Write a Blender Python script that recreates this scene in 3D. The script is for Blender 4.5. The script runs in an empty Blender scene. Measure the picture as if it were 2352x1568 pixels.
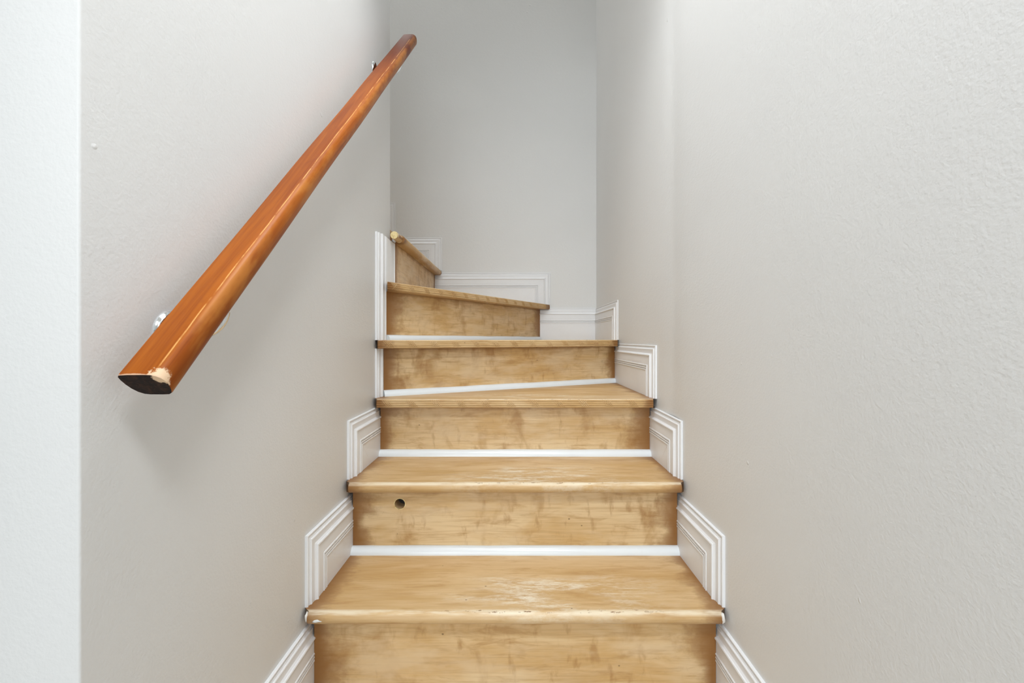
import bpy, bmesh, math, random
from mathutils import Vector, Matrix
random.seed(7)
S = bpy.context.scene
COL = S.collection

# ------------------------------------------------------------------ camera
EYE = 1.1466                      # eye height above the lower floor
cam_d = bpy.data.cameras.new('camera'); cam = bpy.data.objects.new('camera', cam_d); COL.objects.link(cam)
cam.location = (0, 0, EYE); cam.rotation_euler = (math.pi/2, 0, 0)
cam_d.sensor_width = 36; cam_d.lens = 16.0; cam_d.clip_start = .02
cam_d.shift_x = -7/2352; cam_d.shift_y = -5/2352
S.camera = cam

# ------------------------------------------------------------------ light
w = bpy.data.worlds.new('world'); S.world = w; w.use_nodes = True
w.node_tree.nodes['Background'].inputs[0].default_value = (.86, .94, 1, 1)
w.node_tree.nodes['Background'].inputs[1].default_value = .9
def area(name, loc, target, sx, sy, power, col, shape='RECTANGLE', spread=math.pi):
    d = bpy.data.lights.new(name, 'AREA'); d.shape = shape; d.size = sx; d.size_y = sy
    d.energy = power; d.color = col; d.spread = spread
    o = bpy.data.objects.new(name, d); COL.objects.link(o); o.location = loc
    o.rotation_euler = (Vector(target)-Vector(loc)).to_track_quat('-Z', 'Y').to_euler()
    return o
area('ceiling_lamp_light', (.16, -.36, 2.37), (.16, -.359, 0), .42, .42, 16, (.96, .975, 1), 'DISK')
area('stair_fill_light', (-.04, .72, 2.92), (-.04, .721, 0), .4, .4, 13.5, (.96, .975, 1), 'DISK')  # added fill for the stair walls, no known lamp here
area('window_daylight', (-.7, -3.25, 1.5), (-.7, 0, 1.5), 2.2, 1.5, 54, (.90, .955, 1))
area('upper_hall_fill', (-1.3, 2.08, 5.14), (-1.3, 2.081, 0), .6, .6, 21, (1, .99, .975), 'DISK')  # added fill for the far walls, stands for no known lamp
area('upper_landing_fill', (0, 1.85, 5.14), (0, 1.851, 0), .6, .6, 4, (1, .99, .975), 'DISK')  # second added fill, lifts the far end of the stairwell
vs = S.view_settings
vs.view_transform = 'Standard'; vs.look = 'None'; vs.gamma = 1; vs.use_curve_mapping = False
vs.exposure = 0.06

# ------------------------------------------------------------------ node helper
class NT:
    def __init__(s, name):
        s.m = bpy.data.materials.new(name); s.m.use_nodes = True
        s.t = s.m.node_tree; s.b = s.t.nodes['Principled BSDF']
    def n(s, typ, **kw):
        nd = s.t.nodes.new(typ)
        for k, v in kw.items(): setattr(nd, k, v)
        return nd
    def link(s, a, b): s.t.links.new(a, b)
    def val(s, sock, v):
        if hasattr(v, 'node'): s.link(v, sock)
        else: sock.default_value = v
    def math(s, op, a, b=0., c=0., clamp=False):
        nd = s.n('ShaderNodeMath', operation=op, use_clamp=clamp)
        s.val(nd.inputs[0], a); s.val(nd.inputs[1], b); s.val(nd.inputs[2], c)
        return nd.outputs[0]
    def ramp(s, fac, lo, hi, a=0., b=1.):
        nd = s.n('ShaderNodeMapRange', interpolation_type='SMOOTHSTEP')
        s.val(nd.inputs[0], fac); s.val(nd.inputs[1], lo); s.val(nd.inputs[2], hi); s.val(nd.inputs[3], a); s.val(nd.inputs[4], b)
        return nd.outputs[0]
    def mix(s, fac, a, b, mode='MIX'):
        nd = s.n('ShaderNodeMix', data_type='RGBA', blend_type=mode)
        s.val(nd.inputs[0], fac)
        for sock, v in ((nd.inputs[6], a), (nd.inputs[7], b)):
            if hasattr(v, 'node'): s.link(v, sock)
            else: sock.default_value = (*v, 1)
        return nd.outputs[2]
    def noise(s, vec, scale, detail=3., rough=.55, dist=0.):
        nd = s.n('ShaderNodeTexNoise'); nd.inputs['Scale'].default_value = scale
        nd.inputs['Detail'].default_value = detail; nd.inputs['Roughness'].default_value = rough
        nd.inputs['Distortion'].default_value = dist
        s.link(vec, nd.inputs['Vector']); return nd.outputs['Fac']
    def mapping(s, vec, scale, off=None):
        nd = s.n('ShaderNodeMapping'); s.link(vec, nd.inputs['Vector'])
        nd.inputs['Scale'].default_value = scale
        if off is not None: s.link(off, nd.inputs['Location'])
        return nd.outputs[0]
    def bump(s, h, strength, dist):
        nd = s.n('ShaderNodeBump'); nd.inputs['Strength'].default_value = strength; nd.inputs['Distance'].default_value = dist
        s.link(h, nd.inputs['Height']); s.link(nd.outputs[0], s.b.inputs['Normal'])
    def out(s, col=None, rough=None, spec=None):
        if col is not None: s.val(s.b.inputs['Base Color'], col if hasattr(col, 'node') else (*col, 1))
        if rough is not None: s.val(s.b.inputs['Roughness'], rough)
        if spec is not None: s.val(s.b.inputs['Specular IOR Level'], spec)
        return s.m

# ------------------------------------------------------------------ materials
def wall_paint(name, col, bump=.30):
    T = NT(name); co = T.n('ShaderNodeTexCoord').outputs['Object']
    a = T.noise(co, 230, 3, .5); b = T.noise(co, 85, 2, .5); c = T.noise(co, 1.3, 2, .5)
    sp = T.noise(co, 38, 1, .4)
    lump = T.ramp(sp, .80, .86)
    h = T.math('ADD', T.math('ADD', T.math('MULTIPLY', a, .6), T.math('MULTIPLY', b, .5)), T.math('MULTIPLY', lump, 2.))
    T.bump(h, bump, .0022)
    k = T.ramp(c, .3, .7, .975, 1.02)
    cc = T.mix(1., col, (1, 1, 1), 'MULTIPLY')
    vm = T.n('ShaderNodeVectorMath', operation='SCALE'); T.link(cc, vm.inputs[0]); T.link(k, vm.inputs['Scale'])
    return T.out(vm.outputs[0], .42, .35)

def trim_paint(name, col, rough=.3, scuff=False):
    T = NT(name); co = T.n('ShaderNodeTexCoord').outputs['Object']
    a = T.noise(T.mapping(co, (1, 1, 1)), 90, 3, .5)
    c = T.noise(co, 9, 4, .6)
    col2 = T.mix(T.ramp(c, .45, .75, 0, .35), col, tuple(x*.93 for x in col))
    if scuff:
        oi = T.n('ShaderNodeObjectInfo').outputs['Random']
        off = T.n('ShaderNodeCombineXYZ'); T.link(T.math('MULTIPLY', oi, 31), off.inputs[0])
        v = T.mapping(co, (14, 60, 60), off.outputs[0])
        col2 = T.mix(T.ramp(T.noise(v, 1, 4, .7, .8), .70, .76, 0, .45), col2, (.35, .35, .33))
    T.bump(a, .12, .001)
    return T.out(col2, rough, .5)

def wood(name, kind):
    """old stair wood: stripped, with varnish left at the ends, brush streaks, worn pale smears"""
    T = NT(name); tc = T.n('ShaderNodeTexCoord'); co = tc.outputs['Object']
    sg = T.n('ShaderNodeSeparateXYZ'); T.link(tc.outputs['Generated'], sg.inputs[0])
    so = T.n('ShaderNodeSeparateXYZ'); T.link(co, so.inputs[0])
    rnd = T.n('ShaderNodeObjectInfo').outputs['Random']
    off = T.n('ShaderNodeCombineXYZ')
    T.link(T.math('MULTIPLY', rnd, 57.), off.inputs[0]); T.link(T.math('MULTIPLY', rnd, 23.), off.inputs[1]); T.link(T.math('MULTIPLY', rnd, 91.), off.inputs[2])
    O = off.outputs[0]
    grain = T.noise(T.mapping(co, (7, 170, 170), O), 1, 4, .6)
    fine = T.noise(T.mapping(co, (22, 600, 600), O), 1, 2, .6)
    blot = T.noise(T.mapping(co, (3.2, 11, 11), O), 1, 4, .6, .5)
    streak = T.noise(T.mapping(co, (9, 46, 46), O), 1, 4, .65, .6)
    light, mid, dark = ((.77, .585, .34), (.62, .40, .165), (.26, .112, .026)) if kind == 'riser' else ((.645, .455, .24), (.525, .325, .128), (.24, .105, .026))
    c = T.mix(T.ramp(blot, .36, .66), light, mid)
    c = T.mix(T.ramp(streak, .50, .72, 0, .62), c, (.42, .225, .072))
    c = T.mix(T.ramp(grain, .42, .74, 0, .48), c, (.44, .25, .09))
    c = T.mix(T.ramp(fine, .35, .65, 0, .14), c, (.70, .54, .33))
    if kind == 'riser':
        # old finish left in soft dabs, and lighter sanded passes between them
        wv = T.mapping(co, (13, 8, 8), O)
        drip = T.noise(wv, 1, 4, .55, .4)
        c = T.mix(T.ramp(drip, .50, .70, 0, .66), c, (.40, .212, .066))
        drip2 = T.noise(T.mapping(co, (34, 14, 14), O), 1, 4, .55, .2)
        c = T.mix(T.ramp(drip2, .56, .72, 0, .5), c, (.36, .18, .054))
        smear = T.noise(T.mapping(co, (5, 15, 15), O), 1, 4, .6)
        c = T.mix(T.ramp(smear, .46, .70, 0, .62), c, (.74, .58, .37))
    # varnish residue at the two ends of the board
    en = T.noise(T.mapping(co, (7, 13, 13), O), 1, 3, .5, .4)
    en3 = T.noise(T.mapping(co, (60, 90, 90), O), 1, 4, .65)
    endd = T.math('MULTIPLY', T.math('MINIMUM', sg.outputs[0], T.math('SUBTRACT', 1., sg.outputs[0])), .9)
    endd = T.math('SUBTRACT', endd, .010)
    lim = T.ramp(en, .28, .72, .026 if kind == 'riser' else .018, .11 if kind == 'riser' else .075)
    lim = T.math('MULTIPLY', lim, T.ramp(en3, .2, .8, .75, 1.25))
    resid = T.math('SUBTRACT', 1., T.ramp(T.math('DIVIDE', endd, lim), -.1, 1.))
    c = T.mix(T.math('MULTIPLY', resid, .95), c, dark)
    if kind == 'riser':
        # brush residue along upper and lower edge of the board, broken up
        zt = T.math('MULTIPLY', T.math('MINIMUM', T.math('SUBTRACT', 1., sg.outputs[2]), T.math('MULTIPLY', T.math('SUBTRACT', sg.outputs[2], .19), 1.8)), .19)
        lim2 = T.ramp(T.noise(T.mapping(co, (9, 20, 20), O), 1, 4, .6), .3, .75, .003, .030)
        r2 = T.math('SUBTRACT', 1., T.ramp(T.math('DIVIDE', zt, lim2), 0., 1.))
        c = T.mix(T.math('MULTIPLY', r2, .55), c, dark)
    if kind == 'tread':
        # pale dry scuffs where feet land; front edge wear with its highlight painted in
        sc = T.noise(T.mapping(co, (11, 60, 20), O), 1, 5, .72, .4)
        sc2 = T.noise(T.mapping(co, (70, 170, 90), O), 1, 3, .7)
        sc3 = T.noise(T.mapping(co, (5, 14, 14), O), 1, 3, .5)
        reg = T.math('MULTIPLY', T.ramp(T.math('ABSOLUTE', T.math('SUBTRACT', sg.outputs[0], .58)), .06, .40, 1., 0.),
                     T.ramp(T.math('ABSOLUTE', T.math('SUBTRACT', so.outputs[1], .075)), .02, .12, 1., 0.))
        reg = T.math('MULTIPLY', reg, T.ramp(sc3, .36, .60))
        c = T.mix(T.math('MULTIPLY', T.ramp(T.math('ADD', T.math('MULTIPLY', sc, .7), T.math('MULTIPLY', sc2, .3)), .43, .62, 0, .85), reg), c, (.82, .76, .62))
        ed = T.ramp(T.math('ABSOLUTE', T.math('SUBTRACT', so.outputs[1], .007)), .003, .012, 1., 0.)
        en2 = T.noise(T.mapping(co, (6, 40, 40), O), 1, 4, .7)
        c = T.mix(T.math('MULTIPLY', T.math('MULTIPLY', ed, T.ramp(so.outputs[2], -.009, -.002)), T.ramp(en2, .36, .6, .05, .7)), c, (.82, .74, .57))
        ch = T.noise(T.mapping(co, (55, 190, 90), O), 1, 3, .7)
        ed2 = T.ramp(T.math('ABSOLUTE', T.math('SUBTRACT', so.outputs[1], .011)), .002, .007, 1., 0.)
        chm = T.math('MULTIPLY', T.ramp(ch, .60, .64), T.math('MULTIPLY', ed2, T.ramp(T.math('ABSOLUTE', T.math('SUBTRACT', sg.outputs[0], .58)), .15, .32, 1., 0.)))
        c = T.mix(T.math('MULTIPLY', chm, .9), c, (.21, .10, .035))
    # small dark nicks
    vo = T.n('ShaderNodeTexVoronoi'); vo.inputs['Scale'].default_value = 1
    T.link(T.mapping(co, (26, 34, 34), O), vo.inputs['Vector'])
    sv = T.n('ShaderNodeSeparateColor'); T.link(vo.outputs['Color'], sv.inputs[0])
    nick = T.math('MULTIPLY', T.ramp(vo.outputs['Distance'], .03, .09, 1., 0.), T.math('GREATER_THAN', sv.outputs[0], .86))
    c = T.mix(T.math('MULTIPLY', nick, .75), c, (.10, .045, .015))
    T.bump(T.math('ADD', T.math('MULTIPLY', grain, .7), T.math('MULTIPLY', fine, .3)), .16, .0012)
    return T.out(c, T.ramp(blot, .3, .7, .36, .5), .4)

def rail_wood(name):
    T = NT(name); tc = T.n('ShaderNodeTexCoord'); co = tc.outputs['Object']
    so = T.n('ShaderNodeSeparateXYZ'); T.link(co, so.inputs[0])
    g1 = T.noise(T.mapping(co, (160, 5, 160)), 1, 4, .6, .3)
    g2 = T.noise(T.mapping(co, (60, 2.2, 60)), 1, 4, .6, .6)
    g3 = T.noise(T.mapping(co, (14, 9, 14)), 1, 5, .65, .5)
    c = T.mix(T.ramp(g2, .35, .68), (.375, .102, .009), (.245, .055, .006))
    c = T.mix(T.ramp(g1, .5, .75, 0, .5), c, (.185, .036, .006))
    c = T.mix(T.ramp(g3, .56, .74, 0, .6), c, (.20, .042, .008))
    # deeper red stain mixed with painted shade towards the upper end of the rail
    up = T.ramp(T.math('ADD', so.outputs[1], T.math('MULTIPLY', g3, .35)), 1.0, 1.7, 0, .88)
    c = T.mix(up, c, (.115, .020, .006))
    # arris between top and rounded side rubbed pale
    e = T.math('ADD', so.outputs[0], T.math('MULTIPLY', T.math('SUBTRACT', T.noise(T.mapping(co, (4, 7, 4)), 1, 3, .6), .5), .004))
    wear = T.math('MULTIPLY', T.ramp(T.math('ABSOLUTE', T.math('SUBTRACT', e, .0150)), .0003, .0011, 1., 0.), T.ramp(T.noise(T.mapping(co, (9, 16, 9)), 1, 4, .7), .38, .58))
    c = T.mix(T.math('MULTIPLY', wear, .75), c, (.74, .40, .13))
    hal = T.math('MULTIPLY', T.ramp(e, .0155, .021), T.ramp(T.noise(T.mapping(co, (20, 6, 20)), 1, 4, .65), .42, .62, 0, .6))
    c = T.mix(hal, c, (.50, .20, .04))
    # chipped pale corner at the lower end
    d = T.n('ShaderNodeVectorMath', operation='DISTANCE'); T.link(co, d.inputs[0]); d.inputs[1].default_value = (.0195, .0, .010)
    chip = T.ramp(T.math('ADD', d.outputs['Value'], T.math('MULTIPLY', T.noise(co, 130, 5, .75), .022)), .0205, .0235, 1., 0.)
    c = T.mix(chip, c, (.72, .52, .34))
    lip = T.math('MULTIPLY', T.ramp(T.math('ADD', so.outputs[1], T.math('MULTIPLY', T.noise(co, 160, 3, .7), .004)), .0028, .004, 1., 0.), T.ramp(so.outputs[2], .010, .013))
    c = T.mix(T.math('MULTIPLY', lip, .7), c, (.66, .46, .32))
    T.bump(T.math('ADD', g1, g3), .1, .0008)
    return T.out(c, .38, .14)

def end_grain(name, dark):
    T = NT(name); co = T.n('ShaderNodeTexCoord').outputs['Object']
    n = T.noise(co, 120, 5, .7, .6)
    if dark:
        c = T.mix(T.ramp(n, .4, .75), (.010, .006, .005), (.045, .02, .011))
        d = T.n('ShaderNodeVectorMath', operation='DISTANCE'); T.link(co, d.inputs[0]); d.inputs[1].default_value = (.0215, .0, .012)
        chip = T.ramp(T.math('ADD', d.outputs['Value'], T.math('MULTIPLY', T.noise(co, 160, 5, .75), .014)), .0145, .017, 1., 0.)
        c = T.mix(chip, c, (.66, .47, .30))
    else:
        c = T.mix(T.ramp(n, .45, .7), (.80, .67, .36), (.55, .37, .13))
    T.bump(n, .4, .002)
    return T.out(c, .7, .2)

def plain(name, col, rough=.4, metal=0.):
    T = NT(name); co = T.n('ShaderNodeTexCoord').outputs['Object']
    n = T.noise(co, 60, 3, .6)
    c = T.mix(T.ramp(n, .4, .7, 0, .25), col, tuple(x*.85 for x in col))
    T.b.inputs['Metallic'].default_value = metal
    return T.out(c, rough, .5)

M = dict(
    wall=wall_paint('wall_paint', (.742, .75, .743)),
    ceil=wall_paint('ceiling_paint', (.8, .8, .78), .1),
    floor=plain('floor_covering', (.62, .58, .53), .6),
    trim=trim_paint('trim_paint', (.815, .83, .845), .42),
    shoe=trim_paint('shoe_paint', (.75, .805, .84), .25, True),
    tread=wood('tread_wood', 'tread'), riser=wood('riser_wood', 'riser'), carve=wood('carved_wood', 'carve'),
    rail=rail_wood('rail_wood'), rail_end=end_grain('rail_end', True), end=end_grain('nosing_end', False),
    chrome=plain('chrome', (.82, .85, .87), .12, 1.), paint=plain('white_paint', (.85, .88, .88), .35),
    caulk=plain('caulk', (.78, .76, .72), .6))

# ------------------------------------------------------------------ object helpers
def tag(o, label=None, cat=None, group=None, kind=None):
    for k, v in (('label', label), ('category', cat), ('group', group), ('kind', kind)):
        if v: o[k] = v
    return o
def link(name, me, parent=None, mat=None):
    o = bpy.data.objects.new(name, me); COL.objects.link(o)
    if mat is not None and me is not None and not me.materials: me.materials.append(mat)
    if parent is not None: o.parent = parent
    return o
def empty(name, loc=(0, 0, 0)):
    o = bpy.data.objects.new(name, None); COL.objects.link(o); o.location = loc; o.empty_display_size = .1
    return o
def mesh(name, verts, faces, smooth=None):
    me = bpy.data.meshes.new(name); me.from_pydata([tuple(v) for v in verts], [], faces); me.validate()
    bm = bmesh.new(); bm.from_mesh(me); bmesh.ops.recalc_face_normals(bm, faces=bm.faces[:]); bm.to_mesh(me); bm.free()
    if smooth is not None:
        me.shade_smooth(); me.set_sharp_from_angle(angle=math.radians(smooth))
    return me
def box_me(name, lo, hi, bevel=0):
    bm = bmesh.new()
    bmesh.ops.create_cube(bm, size=1)
    for v in bm.verts:
        v.co = Vector([(lo[i]+hi[i])/2 + v.co[i]*(hi[i]-lo[i]) for i in range(3)])
    if bevel: bmesh.ops.bevel(bm, geom=bm.edges[:], offset=bevel, segments=3, affect='EDGES', profile=.5)
    me = bpy.data.meshes.new(name); bm.to_mesh(me); bm.free()
    if bevel: me.shade_smooth(); me.set_sharp_from_angle(angle=math.radians(50))
    return me
def prism(poly, z0, z1, name):
    n = len(poly)
    v = [(x, y, z0) for x, y in poly]+[(x, y, z1) for x, y in poly]
    f = [list(range(n))[::-1], list(range(n, 2*n))]+[[i, (i+1) % n, n+(i+1) % n, n+i] for i in range(n)]
    return mesh(name, v, f)
def tube_me(name, pts, radii, seg=10, closed_ends=True):
    pts = [Vector(p) for p in pts]; v = []; f = []
    up = None
    for i, p in enumerate(pts):
        d = (pts[min(i+1, len(pts)-1)]-pts[max(i-1, 0)]).normalized()
        if up is None: up = d.orthogonal().normalized()
        up = (up-d*up.dot(d)).normalized(); sd = d.cross(up)
        r = radii[i] if isinstance(radii, (list, tuple)) else radii
        for k in range(seg):
            a = 2*math.pi*k/seg
            v.append(p+(up*math.cos(a)+sd*math.sin(a))*r)
    for i in range(len(pts)-1):
        for k in range(seg):
            f.append([i*seg+k, i*seg+(k+1) % seg, (i+1)*seg+(k+1) % seg, (i+1)*seg+k])
    if closed_ends:
        f.append(list(range(seg))[::-1]); f.append(list(range((len(pts)-1)*seg, len(pts)*seg)))
    return mesh(name, v, f, 40)

# ------------------------------------------------------------------ key sizes (metres)
HW = .44                    # half width between the flat faces of the skirting
TW = .0125                  # skirting flat face stands this far off the wall
WX = HW+TW                  # wall faces at x = -WX and WX
Y_START = .4725             # where the left wall begins
Y_CORNER = 1.650            # where the left wall ends (upper flight turns left behind it)
Y_BACK = 2.500              # flat face of the skirting on the back wall
TH = .0276                  # tread thickness
H = {k: EYE+v for k, v in dict(Y=-.957, Z=-.775, A=-.5775, B=-.3783, C=-.1895, D=-.0025, E=.1905, F=.3793, G=.569, H=.758, I=.948).items()}
CEIL = 2.40; TOP = 5.20; Y_HEAD = 1.15

# ------------------------------------------------------------------ setting: walls, floor, ceilings
def struct(name, me, mat):
    return tag(link(name, me, None, M[mat]), kind='structure')
tag(struct('floor', box_me('floor', (-3.2, -3.3, -.12), (3.0, 2.6, 0)), 'floor'), 'wood floor at the foot of the stairs', None)
struct('wall_left', box_me('wall_left', (-WX-.11, Y_START, 0), (-WX, Y_CORNER, TOP), .003), 'wall')
struct('wall_front', box_me('wall_front', (-3.2, Y_START, 0), (-WX-.108, Y_START+.11, CEIL)), 'wall')
struct('wall_upper_flight', box_me('wall_upper_flight', (-2.4, Y_CORNER-.11, 0), (-WX-.108, Y_CORNER, TOP)), 'wall')
# right wall: old plaster with a soft bend part of the way up the flight
def right_wall():
    prof = [(WX, -.1)]
    yb = 1.309
    for k in range(-6, 7):
        t = k/6*.12
        x = WX+.0034*math.exp(-(t/.05)**2)
        prof.append((x if t < 0 else x-(t)*.004, yb+t))
    prof += [(WX-.0045, Y_BACK+TW+.1)]
    n = len(prof)
    v = [(x, y, z) for z in (0, TOP) for x, y in prof]+[(x+.12, y, z) for z in (0, TOP) for x, y in prof]
    f = []
    for i in range(n-1):
        f += [[i, i+1, n+i+1, n+i], [2*n+i, 3*n+i, 3*n+i+1, 2*n+i+1], [i, 2*n+i, 2*n+i+1, i+1], [n+i, n+i+1, 3*n+i+1, 3*n+i]]
    f += [[0, n, 3*n, 2*n], [n-1, 3*n-1, 4*n-1, 2*n-1]]
    return mesh('wall_right', v, f, 30)
struct('wall_right', right_wall(), 'wall')
struct('wall_back', box_me('wall_back', (-2.4, Y_BACK+TW, 0), (WX+.1, Y_BACK+TW+.11, TOP)), 'wall')
struct('wall_upper_end', box_me('wall_upper_end', (-2.5, Y_CORNER-.11, 0), (-2.4, Y_BACK+TW+.11, TOP)), 'wall')
struct('ceiling', box_me('ceiling', (-3.2, -3.3, CEIL), (3.0, Y_START, CEIL+.85)), 'ceil')
struct('ceiling_flight_bounce', box_me('ceiling_flight_bounce', (-WX, Y_START, 2.95), (WX, Y_HEAD-.12, 3.2)), 'ceil')  # unseen ceiling, added to bounce light down onto the walls of the flight
struct('wall_header_shade', box_me('wall_header_shade', (-WX, Y_HEAD-.12, 2.62), (WX, Y_HEAD, TOP)), 'wall')  # unseen; underside dropped to keep the stair fill off the upper back wall
struct('ceiling_stairwell', box_me('ceiling_stairwell', (-2.5, Y_HEAD-.12, TOP), (WX+.12, Y_BACK+TW+.11, TOP+.1)), 'ceil')
struct('wall_room_side', box_me('wall_room_side', (-3.3, -3.3, 0), (-3.2, Y_START+.11, CEIL+.25)), 'wall')
struct('wall_room_right', box_me('wall_room_right', (3.0, -3.3, 0), (3.1, Y_START+.11, CEIL+.25)), 'wall')
struct('wall_front_right', box_me('wall_front_right', (WX+.12, Y_START, 0), (3.0, Y_START+.11, CEIL)), 'wall')
# rear wall of the room with its window opening
rw = [((-3.2, 0), (3.0, .75)), ((-3.2, 2.25), (3.0, CEIL+.25)), ((-3.2, .75), (-1.8, 2.25)), ((.4, .75), (3.0, 2.25))]
v = []; f = []
for (x0, z0), (x1, z1) in rw:
    b = len(v)
    v += [(x, y, z) for x in (x0, x1) for y in (-3.4, -3.3) for z in (z0, z1)]
    f += [[b+i for i in q] for q in ([0, 1, 3, 2], [4, 6, 7, 5], [0, 4, 5, 1], [2, 3, 7, 6], [0, 2, 6, 4], [1, 5, 7, 3])]
struct('wall_rear', mesh('wall_rear', v, f), 'wall')

# ------------------------------------------------------------------ skirting panels
PROF = [(0, 0), (0, .0045), (.0012, .0062), (.0034, .0062), (.0046, .0042), (.0075, .0042), (.0082, .0056), (.0112, .0066), (.0118, .0084),
        (.0135, .0096), (.020, .0088), (.027, .0096), (.0305, .0125), (.031, .0150), (.0335, .0160), (.036, .0150), (.0372, .0120), (.039, TW),
        (.0655, TW), (.0662, .0141), (.0685, .0146), (.0705, .0137), (.0712, .0105), (.0722, .0105), (.0729, .0137), (.0755, .0143), (.0775, .0137), (.0782, .0105),
        (.0792, .0105), (.0799, .0137), (.0825, .0143), (.0850, .0137), (.0857, TW)]
def panel_me(name, L, Ht, mode='both', ps=1.):
    """board lying in the local x (away from its moulded end) / z plane, face towards local +y.
    both: mitred moulding along the end x=0 and the top; leg: along the end only; top: along the top only"""
    v = []; f = []
    n = len(PROF)
    P = [(u*ps, h) for u, h in PROF]
    if mode == 'both':
        for u, h in P:
            v += [(u, h, 0), (u, h, Ht-u), (L, h, Ht-u)]
        for i in range(n-1):
            a, b = 3*i, 3*i+3
            f += [[a, a+1, b+1, b], [a+1, a+2, b+2, b+1]]
        # inner field, with the open mitre crack across the board
        u = P[-1][0]; k = 3*(n-1); b = len(v)
        v += [(L, TW, 0)]
        f += [[k, k+1, k+2, b]]
    elif mode == 'leg':
        for u, h in P: v += [(u, h, 0), (u, h, Ht)]
        for i in range(n-1): f += [[2*i, 2*i+1, 2*i+3, 2*i+2]]
        for u, h in ((L-.005, TW), (L-.0045, TW+.002), (L-.0015, TW+.002)): v += [(u, h, 0), (u, h, Ht)]
        for q in range(3): k = 2*(n-1+q); f += [[k, k+1, k+3, k+2]]
        n += 3
        k = 2*(n-1); b = len(v); v += [(L, TW, 0), (L, TW, Ht)]; f += [[k, k+1, b+1, b]]
        v += [(L, 0, 0), (L, 0, Ht)]; f += [[b, b+1, b+3, b+2]]
        f += [[2*i+1 for i in range(n)]+[b+1, b+3]]
    else:
        for u, h in P: v += [(0, h, Ht-u), (L, h, Ht-u)]
        for i in range(n-1): f += [[2*i, 2*i+1, 2*i+3, 2*i+2]]
        k = 2*(n-1); b = len(v); v += [(0, TW, 0), (L, TW, 0)]; f += [[k, k+1, b+1, b]]
    return mesh(name, v, f, 25)
def place(o, origin, ex, ey):
    ex = Vector(ex); ey = Vector(ey); ez = Vector((0, 0, 1))
    m = Matrix((ex, ey, ez)).transposed().to_4x4(); m.translation = Vector(origin); o.matrix_world = m
def mitre_crack(o, L, Ht, mode):
    """hairline where the mitred boards have opened"""
    if mode != 'both': return
    d = min(L, Ht)-.012; a = .088
    if d-a < .02: return
    pts = [(a+(d-a)*t, TW-.0003, Ht-a-(d-a)*t+.004*math.sin(3*t)) for t in (0, .25, .5, .75)]
    c = link('mitre_gap', tube_me('mitre_gap', pts, .0006, 5), o, M['caulk'])
bl = tag(empty('baseboard_left'), 'white moulded skirting stepping up the left wall', kind='structure')
br = tag(empty('baseboard_right'), 'white moulded skirting stepping up the right wall', kind='structure')
bb = tag(empty('baseboard_back'), 'white moulded skirting stepping up the back wall', kind='structure')
G_ = .0012
def skirt(par, side, y0, y1, z0, z1, mode='both', ps=1., crack=False):
    me = panel_me('skirting_panel', abs(y1-y0), z1-z0, mode, ps)
    o = link('skirting_panel', me, par, M['trim'])
    if side == 'L': place(o, (-WX, y0, z0), (0, 1, 0), (1, 0, 0))
    elif side == 'R': place(o, (WX, y0, z0), (0, 1, 0), (-1, 0, 0))
    else: place(o, (y0, Y_BACK+TW, z0), (-1, 0, 0), (0, -1, 0))
    if crack: mitre_crack(o, abs(y1-y0), z1-z0, mode)
    return o
NOSE = dict(Y=.487, Z=.724, A=.958, B=1.1925, C=1.4346)
RIS = dict(Y=.527, Z=.764, A=.996, B=1.234, C=1.486)
D_R0, D_R1 = (-HW, 1.522), (HW, 2.008)                 # riser of the first winder
E_R0, E_R1 = (-HW, 1.548), (.137, Y_BACK)              # second winder
for s, par in (('L', bl), ('R', br)):
    for a, b in (('Z', 'A'), ('A', 'B'), ('B', 'C')):
        skirt(par, s, NOSE[a]+dict(Z=.02, A=.022, B=.034)[a], RIS[b]+.022, H[a], H[b]-TH-dict(Z=.015, A=.018, B=.003)[a], crack=(a == 'B'))
skirt(br, 'R', NOSE['C']+.015, D_R1[1]+.03, H['C'], H['D']-TH+.011)
skirt(br, 'R', 1.984, Y_BACK, H['D'], H['E']-TH+.009)
skirt(bl, 'L', 1.472, Y_CORNER+TW, H['C']+.0, H['D']-TH, 'leg')
skirt(bl, 'L', 1.472, Y_CORNER+TW, H['D']+.0, H['F']-.030, 'leg', 1.05)
skirt(bb, 'B', HW+.004, E_R1[0]-.05, H['D'], H['E']-TH+.009, 'top')
skirt(bb, 'B', .194, -HW, H['E'], H['F']-TH+.0138, crack=True)
skirt(bb, 'B', -.404, -HW-.237, H['F'], H['G']-TH+.018)
skirt(bb, 'B', -.661, -HW-.474, H['G'], H['H']-TH+.02)

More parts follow.
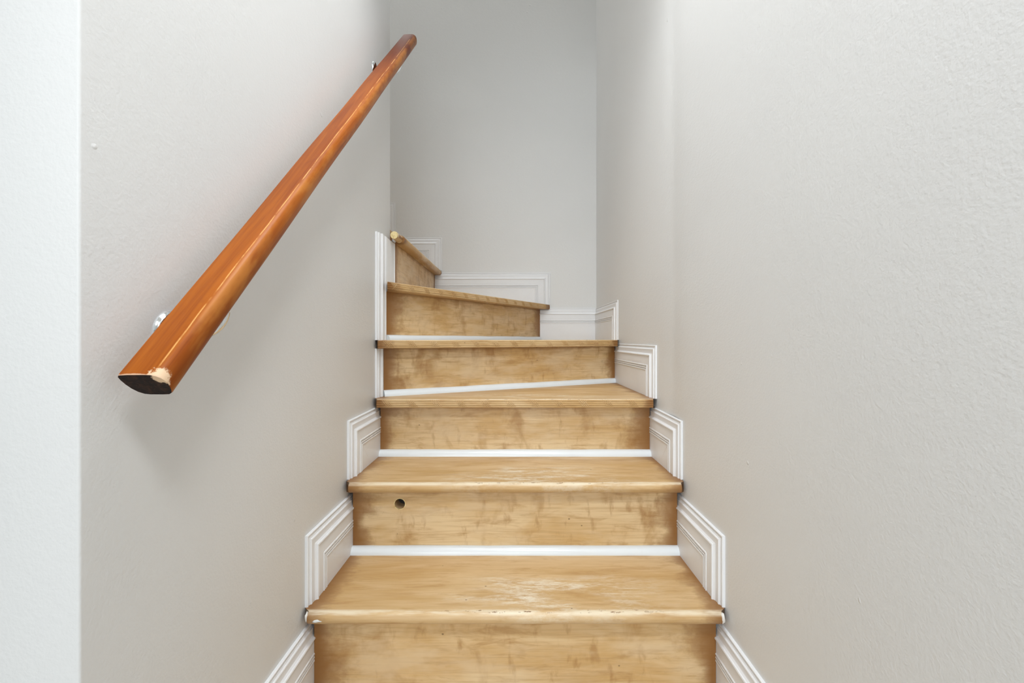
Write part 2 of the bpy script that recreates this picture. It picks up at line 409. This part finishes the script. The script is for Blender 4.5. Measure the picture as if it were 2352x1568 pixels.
# ------------------------------------------------------------------ staircase
st = tag(empty('staircase', (0, NOSE['A'], 0)), 'stripped golden wooden stairs turning left at the back wall between grey walls', 'staircase')
inv = Matrix.Translation((0, -NOSE['A'], 0))
def setw(o, m):
    """world placement for a child of the staircase"""
    o.matrix_parent_inverse = Matrix.Identity(4)
    o.matrix_basis = inv @ m
def frame(p0, p1, z):
    """local x along p0->p1, local y back into the step, z up"""
    d = Vector((p1[0]-p0[0], p1[1]-p0[1], 0)).normalized(); yv = Vector((-d.y, d.x, 0))
    m = Matrix((d, yv, Vector((0, 0, 1)))).transposed().to_4x4(); m.translation = Vector((p0[0], p0[1], z))
    return m
def tread(p0, p1, rest, z, carved=False, gap=.0015, ext=1.):
    """p0,p1 left and right front corners in plan, rest = the back corners (right to left)"""
    m = frame(p0, p1, z); mi = m.inverted()
    loc = [mi @ Vector((x, y, z)) for x, y in rest]
    L = (Vector(p1)-Vector(p0)).length
    r0, l0 = loc[0], loc[-1]
    ml = (l0.x)/l0.y if abs(l0.y) > 1e-6 else 0; mr = (r0.x-L)/r0.y
    R = TH/2
    if carved: pr = [(.022, -TH), (.016, -TH), (.0085, -TH), (.0065, -TH+.0015), (.006, -TH/2), (.0065, -.0018), (.0075, -.0005), (.010, 0), (.016, 0), (.022, 0)]
    else:
        pr = [(.020, -TH), (R, -TH)]
        for k in range(1, 12):
            a = math.pi*k/12
            pr.append((R-R*math.sin(a)*1.0, -R-R*math.cos(a)))
        pr += [(R, 0), (.020, 0)]
    v = []; f = []; n = len(pr); NX = 1
    XE = ext*.0115
    ee = lambda y: XE*max(0., min(1., (y-.010)/.010))
    for (y, zz) in pr:
        v += [(ml*y+gap-ee(y), y, zz), (L+mr*y-gap+ee(y), y, zz)]
    loc = [Vector((p.x+(XE if i == 0 else -XE if i == len(loc)-1 else 0), p.y, p.z)) for i, p in enumerate(loc)]
    for i in range(n-1): f.append([2*i, 2*i+1, 2*i+3, 2*i+2])
    b = len(v); k = len(loc)
    v += [(p.x+(gap if i == k-1 else -gap if i == 0 else 0), p.y, 0) for i, p in enumerate(loc)]+[(p.x+(gap if i == k-1 else -gap if i == 0 else 0), p.y, -TH) for i, p in enumerate(loc)]
    f.append([2*n-2, 2*n-1]+[b+i for i in range(k)])
    f.append([0]+[b+k+i for i in reversed(range(k))]+[1])
    for i in range(k-1): f.append([b+i, b+k+i, b+k+i+1, b+i+1])
    f.append([2*i+1 for i in range(n)]+[b, b+k])
    f.append([2*i for i in reversed(range(n))]+[b+2*k-1, b+k-1])
    me = mesh('tread', v, f, 35)
    o = link('tread', me, st, M['tread']); setw(o, m)
    if carved: carve(o, L, ml, mr, gap)
    return o
def carve(par, L, ml, mr, gap):
    """reeded front edge bound with crossed ribbons"""
    nz = 4; hh = (TH-.003)/nz
    v = []; f = []
    for q in range(nz):
        zc = -.0015-hh*(q+.5); r = hh/2*.98
        bulge = .0035*math.cos((q-(nz-1)/2)/(nz/2)*1.1)
        b = len(v); seg = 6
        for k in range(seg+1):
            a = math.pi*k/seg
            y = .0064-bulge-r*math.sin(a)*.32; z = zc+r*math.cos(a)
            v += [(ml*y+gap, y, z), (L+mr*y-gap, y, z)]
        for k in range(seg): f.append([b+2*k, b+2*k+1, b+2*k+3, b+2*k+2])
        f.append([b+2*k for k in range(seg+1)]); f.append([b+2*k+1 for k in reversed(range(seg+1))])
    link('reeding', mesh('reeding', v, f, 50), par, M['carve'])
    def rib(x0, x1, r):
        pts = []
        for k in range(7):
            t = k/6
            pts.append((x0+(x1-x0)*t, .0060-.0046*math.sin(math.pi*(.10+.80*t)), -.001-(TH-.002)*t))
        return pts
    vv = []; ff = []
    for (x0, x1, r) in ((-.018, .004, .0008), (-.012, .010, .0010), (-.006, .016, .0010), (.0, .022, .0008), (.014, -.012, .0006)):
        me = tube_me('t', rib(x0, x1, r), [r*.5, r, r, r, r, r, r*.5], 6)
        b = len(vv); vv += [v.co.copy() for v in me.vertices]; ff += [[b+i for i in p.vertices] for p in me.polygons]
        bpy.data.meshes.remove(me)
    rme = mesh('ribbon', vv, ff, 50); rme.materials.append(M['carve'])
    x = .036
    while x < L-.02:
        o = link('ribbon', rme, par); o.location = (x, 0, 0); x += .0775
def riser(p0, p1, z0, z1, th=.02, hole=None, ext=(0, 0)):
    dv = (Vector(p1)-Vector(p0)).normalized(); p0 = tuple(Vector(p0)-dv*ext[0]); p1 = tuple(Vector(p1)+dv*ext[1])
    m = frame(p0, p1, z0); L = (Vector(p1)-Vector(p0)).length
    me = box_me('riser', (.0005, 0, -TH-.002), (L-.0005, th, z1-z0-TH))
    o = link('riser', me, st, M['riser']); setw(o, m)
    if hole:
        hx, hz, hr = hole
        cb = bmesh.new(); bmesh.ops.create_cone(cb, cap_ends=True, segments=28, radius1=hr, radius2=hr, depth=.1)
        bmesh.ops.rotate(cb, verts=cb.verts, matrix=Matrix.Rotation(math.pi/2, 3, 'X')); bmesh.ops.translate(cb, verts=cb.verts, vec=(hx, 0, hz))
        cme = bpy.data.meshes.new('cut'); cb.to_mesh(cme); cb.free()
        co = bpy.data.objects.new('cut', cme); COL.objects.link(co); co.matrix_world = m
        o.matrix_world = m
        md = o.modifiers.new('b', 'BOOLEAN'); md.object = co; md.solver = 'EXACT'
        bpy.context.view_layer.update(); setw(o, m); bpy.context.view_layer.update()
        dg = bpy.context.evaluated_depsgraph_get()
        new = bpy.data.meshes.new_from_object(o.evaluated_get(dg)); o.modifiers.clear(); o.data = new; new.name = 'riser'
        bpy.data.objects.remove(co)
        # splintered pale rim of the drilled hole
        v = []; f = []; N = 28
        for k in range(N):
            a = 2*math.pi*k/N; j = random.uniform(.8, 1.25)
            for rr, yy in ((hr*.985, .004), (hr*.99, -.0006), (hr+.0013*j, -.0008), (hr+.0022*j, .0004)):
                v.append((hx+math.cos(a)*rr, yy, hz+math.sin(a)*rr))
        for k in range(N):
            for q in range(3): f.append([4*k+q, 4*((k+1) % N)+q, 4*((k+1) % N)+q+1, 4*k+q+1])
        link('hole_rim', mesh('hole_rim', v, f, 60), o, M['end'])
    return o
def shoe(p0, p1, z, s=.0185, cut1=0.):
    m = frame(p0, p1, z); L = (Vector(p1)-Vector(p0)).length
    pr = [(0, 0), (-s, 0)]+[(-s*math.cos(math.pi/2*k/7), s*1.05*math.sin(math.pi/2*k/7)) for k in range(1, 8)]
    NX = 24; v = []; f = []; n = len(pr)
    for i in range(NX+1):
        t = i/NX; w1 = .0004*math.sin(t*17+z*40)+.0003*math.sin(t*41)
        for y, zz in pr:
            x = t*L
            if i == NX and cut1: x += cut1*(-y/s)
            v.append((x, y-(w1 if y < 0 else 0), zz+(w1 if zz > .015 else 0)))
    for i in range(NX):
        for k in range(n): f.append([i*n+k, i*n+(k+1) % n, (i+1)*n+(k+1) % n, (i+1)*n+k])
    f += [list(range(n))[::-1], list(range(NX*n, NX*n+n))]
    o = link('shoe_moulding', mesh('shoe_moulding', v, f, 40), st, M['shoe']); setw(o, m)
    return o
order = ['Y', 'Z', 'A', 'B', 'C']
prev = 0.
for k in order:
    riser((-HW, RIS[k]), (HW, RIS[k]), prev if k != 'Y' else TH+.002, H[k], hole=(.1275, .1315, .0142) if k == 'B' else None, th=.042 if k == 'B' else .02)
    if k != 'Y': shoe((-HW, RIS[k]), (HW, RIS[k]), prev)
    prev = H[k]
for a, b in zip(order[:-1], order[1:]):
    tread((-HW, NOSE[a]), (HW, NOSE[a]), [(HW, RIS[b]+.018), (-HW, RIS[b]+.018)], H[a], gap=.0015 if a != 'B' else .0025)
# C: first step of the turn, tapering to the left
tread((-HW, NOSE['C']), (HW, NOSE['C']), [(HW, D_R1[1]+.018), (-HW, D_R0[1]+.018)], H['C'], True, .003)
riser(D_R0, D_R1, H['C'], H['D']); shoe(D_R0, D_R1, H['C'])
tread((-HW, 1.450), (HW, 1.942), [(HW, Y_BACK), (E_R1[0]+.0, Y_BACK), (-HW, E_R0[1]+.02)], H['D'], True, .002)
riser(E_R0, E_R1, H['D'], H['E']); shoe((E_R0[0]+.002, E_R0[1]+.003), (E_R1[0]-.006, Y_BACK-.010), H['D'], .0165)
tread((-.418, 1.488), (.194, Y_BACK), [(-HW, Y_BACK), (-HW, Y_CORNER+TW+.002), (-HW+.001, 1.56)], H['E'], True, .001, 0.)
riser((-HW, Y_CORNER+TW), (-HW, Y_BACK), H['E'], H['F'])
# F: top of the turn, nosing left long and sawn off just past the corner
xf = -.403
tread((xf, Y_CORNER+TW), (xf, Y_BACK), [(-HW-.245, Y_BACK), (-HW-.245, Y_CORNER+TW)], H['F'], False, .001, 0.)
hv = []; hf = []
N = 14; r = TH/2
o = link('nosing_horn', tube_me('nosing_horn', [(0, t, 0) for t in (0, .002, .03, .068)], [r*.93, r, r, r], 20), st, M['tread'])
setw(o, Matrix.Translation((xf-r-.007, 1.596, H['F']-r)))
bm = bmesh.new(); bmesh.ops.create_circle(bm, cap_ends=True, segments=20, radius=r*.95)
bmesh.ops.rotate(bm, verts=bm.verts, matrix=Matrix.Rotation(math.pi/2, 3, 'X'))
me = bpy.data.meshes.new('sawn_end'); bm.to_mesh(me); bm.free()
tag(link('sawn_end', me, o, M['end']), 'pale sawn end grain').location = (0, -.0012, 0)
for k, lo, hi in ((1, 'F', 'G'), (2, 'G', 'H'), (3, 'H', 'I')):
    x = -HW-.237*k+.0
    riser((x, Y_CORNER+TW), (x, Y_BACK), H[lo], H[hi])
    tread((x+.037, Y_CORNER+TW), (x+.037, Y_BACK), [(x-.245, Y_BACK), (x-.245, Y_CORNER+TW)], H[hi], False, .001, 0.)
# blobs of paint and filler on the nosing ends
def blob(name, loc, sx, sy, sz, mat, seed):
    rr = random.Random(seed); bm = bmesh.new(); bmesh.ops.create_icosphere(bm, subdivisions=2, radius=1)
    for v in bm.verts: v.co *= 1+rr.uniform(-.22, .22)
    for v in bm.verts: v.co = Vector((v.co.x*sx, v.co.y*sy, v.co.z*sz))
    me = bpy.data.meshes.new(name); bm.to_mesh(me); bm.free(); me.shade_smooth()
    o = link(name, me, st, M[mat]); setw(o, Matrix.Translation(loc)); return o
tag(blob('paint_drip', (-HW+.022, NOSE['A']+.0012, H['A']-.0155), .0115, .0016, .004, 'paint', 1), 'smear of white paint on the nosing')
blob('filler', (HW-.001, NOSE['A']+.004, H['A']-.012), .004, .006, .011, 'caulk', 2)
blob('filler', (-HW-.001, NOSE['A']+.006, H['A']-.010), .003, .007, .010, 'caulk', 3)
blob('filler', (-HW+.001, Y_CORNER+.012, H['F']-.014), .012, .004, .013, 'caulk', 5)

# ------------------------------------------------------------------ handrail
P0 = Vector((-.4045, .488, EYE-.038)); P1 = Vector((-.3825, 1.652, EYE+1.107))
d = (P1-P0).normalized(); ax = Vector((d.y, -d.x, 0)).normalized(); nz = ax.cross(d); Lr = (P1-P0).length
RH = .034; RWD = .0275
hr = tag(empty('handrail', P0-nz*RH), 'varnished orange-brown wooden handrail on chrome brackets fixed to the left wall', 'handrail')
hm = Matrix((ax, d, nz)).transposed().to_4x4(); hm.translation = P0-nz*(RH/2)
# local: x across, y along, z up (0 at half height)
prof = [(-.0245, .0162), (-.0272, .0135), (-.0275, .008), (-.0262, .0005), (-.0235, -.0065), (-.019, -.0125), (-.013, -.016), (-.006, -.017),
        (.010, -.017), (.018, -.0165), (.0222, -.014), (.0245, -.010), (.0265, -.004), (.0275, .002), (.0268, .0075), (.0245, .0118), (.0205, .0148), (.0165, .0163), (.0145, .0169), (.006, .0172), (-.014, .0170)]
prof = [(x*.91, z) for x, z in prof]
n = len(prof); stations = [0, .0015, .05]+[.05+(Lr-.09)*k/20 for k in range(1, 20)]+[Lr-.03, Lr-.012, Lr-.004, Lr]
v = []; f = []
for s_ in stations:
    k = 1.
    for (x, z) in prof:
        y = s_
        if s_ < .001: x, z = x*.985, z*.97
        if s_ > Lr-.035:                      # upper end rounded over in plan on the room side
            t = max(0, x+.002)/.0295; y = s_-(.014*t*t)*(s_-(Lr-.03))/.03
        v.append((x+.0005*math.sin(s_*9), y, z+.0004*math.sin(s_*13)))
for i in range(len(stations)-1):
    for k in range(n): f.append([i*n+k, i*n+(k+1) % n, (i+1)*n+(k+1) % n, (i+1)*n+k])
f.append(list(range((len(stations)-1)*n, len(stations)*n)))
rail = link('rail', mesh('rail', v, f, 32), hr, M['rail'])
def seth(o, m): o.matrix_basis = Matrix.Translation(-hr.location) @ m
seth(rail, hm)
e = link('end_grain', mesh('end_grain', [(x*.985, .0, z*.97) for x, z in prof], [list(range(n))]), rail, M['rail_end'])
tag(e, 'dark stained sawn end of the rail')
def bracket(t):
    c = P0+d*t-nz*(RH*.98)                     # underside of the rail
    wx = -WX; wz = c.z-.022
    b = link('bracket', None, None) if False else empty('bracket'); b.parent = hr
    b.matrix_basis = Matrix.Translation(-hr.location) @ Matrix.Translation((wx, c.y, wz))
    # rosette on the wall
    pts = [(0, .0), (.0285, .0), (.030, .002), (.0285, .005), (.022, .0085), (.014, .0100), (.011, .012), (.0, .0125)]
    v = []; f = []; N = 24
    for r_, h_ in pts:
        for k in range(N):
            a = 2*math.pi*k/N; v.append((h_, r_*math.cos(a)-.016, r_*math.sin(a)-.009))
    for i in range(len(pts)-1):
        for k in range(N): f.append([i*N+k, i*N+(k+1) % N, (i+1)*N+(k+1) % N, (i+1)*N+k])
    link('wall_plate', mesh('wall_plate', v, f, 40), b, M['chrome'])
    # arm swings out under the rail and turns up into the saddle
    cx = c.x-wx; pts = []
    for k in range(17):
        u = k/16*math.pi/2
        pts.append((.009+(cx+.001)*math.sin(u), -.016*(1-math.sin(u)), -.009*math.cos(u)-.004*math.sin(2*u)+.021*(1-math.cos(u))**1.5))
    link('arm', tube_me('arm', pts, [.0078-.0026*math.sin(math.pi*k/16) for k in range(17)], 14), b, M['chrome'])
    # saddle plate screwed to the underside
    me = box_me('saddle', (-.009, -.022, -.0028), (.009, .022, 0), .0012)
    sd = link('saddle', me, b, M['chrome'])
    sm = Matrix((ax, d, nz)).transposed().to_4x4(); sm.translation = c-Vector((wx, c.y, wz)); sd.matrix_basis = sm
bracket(.142); bracket(1.362)
bpy.context.view_layer.update()
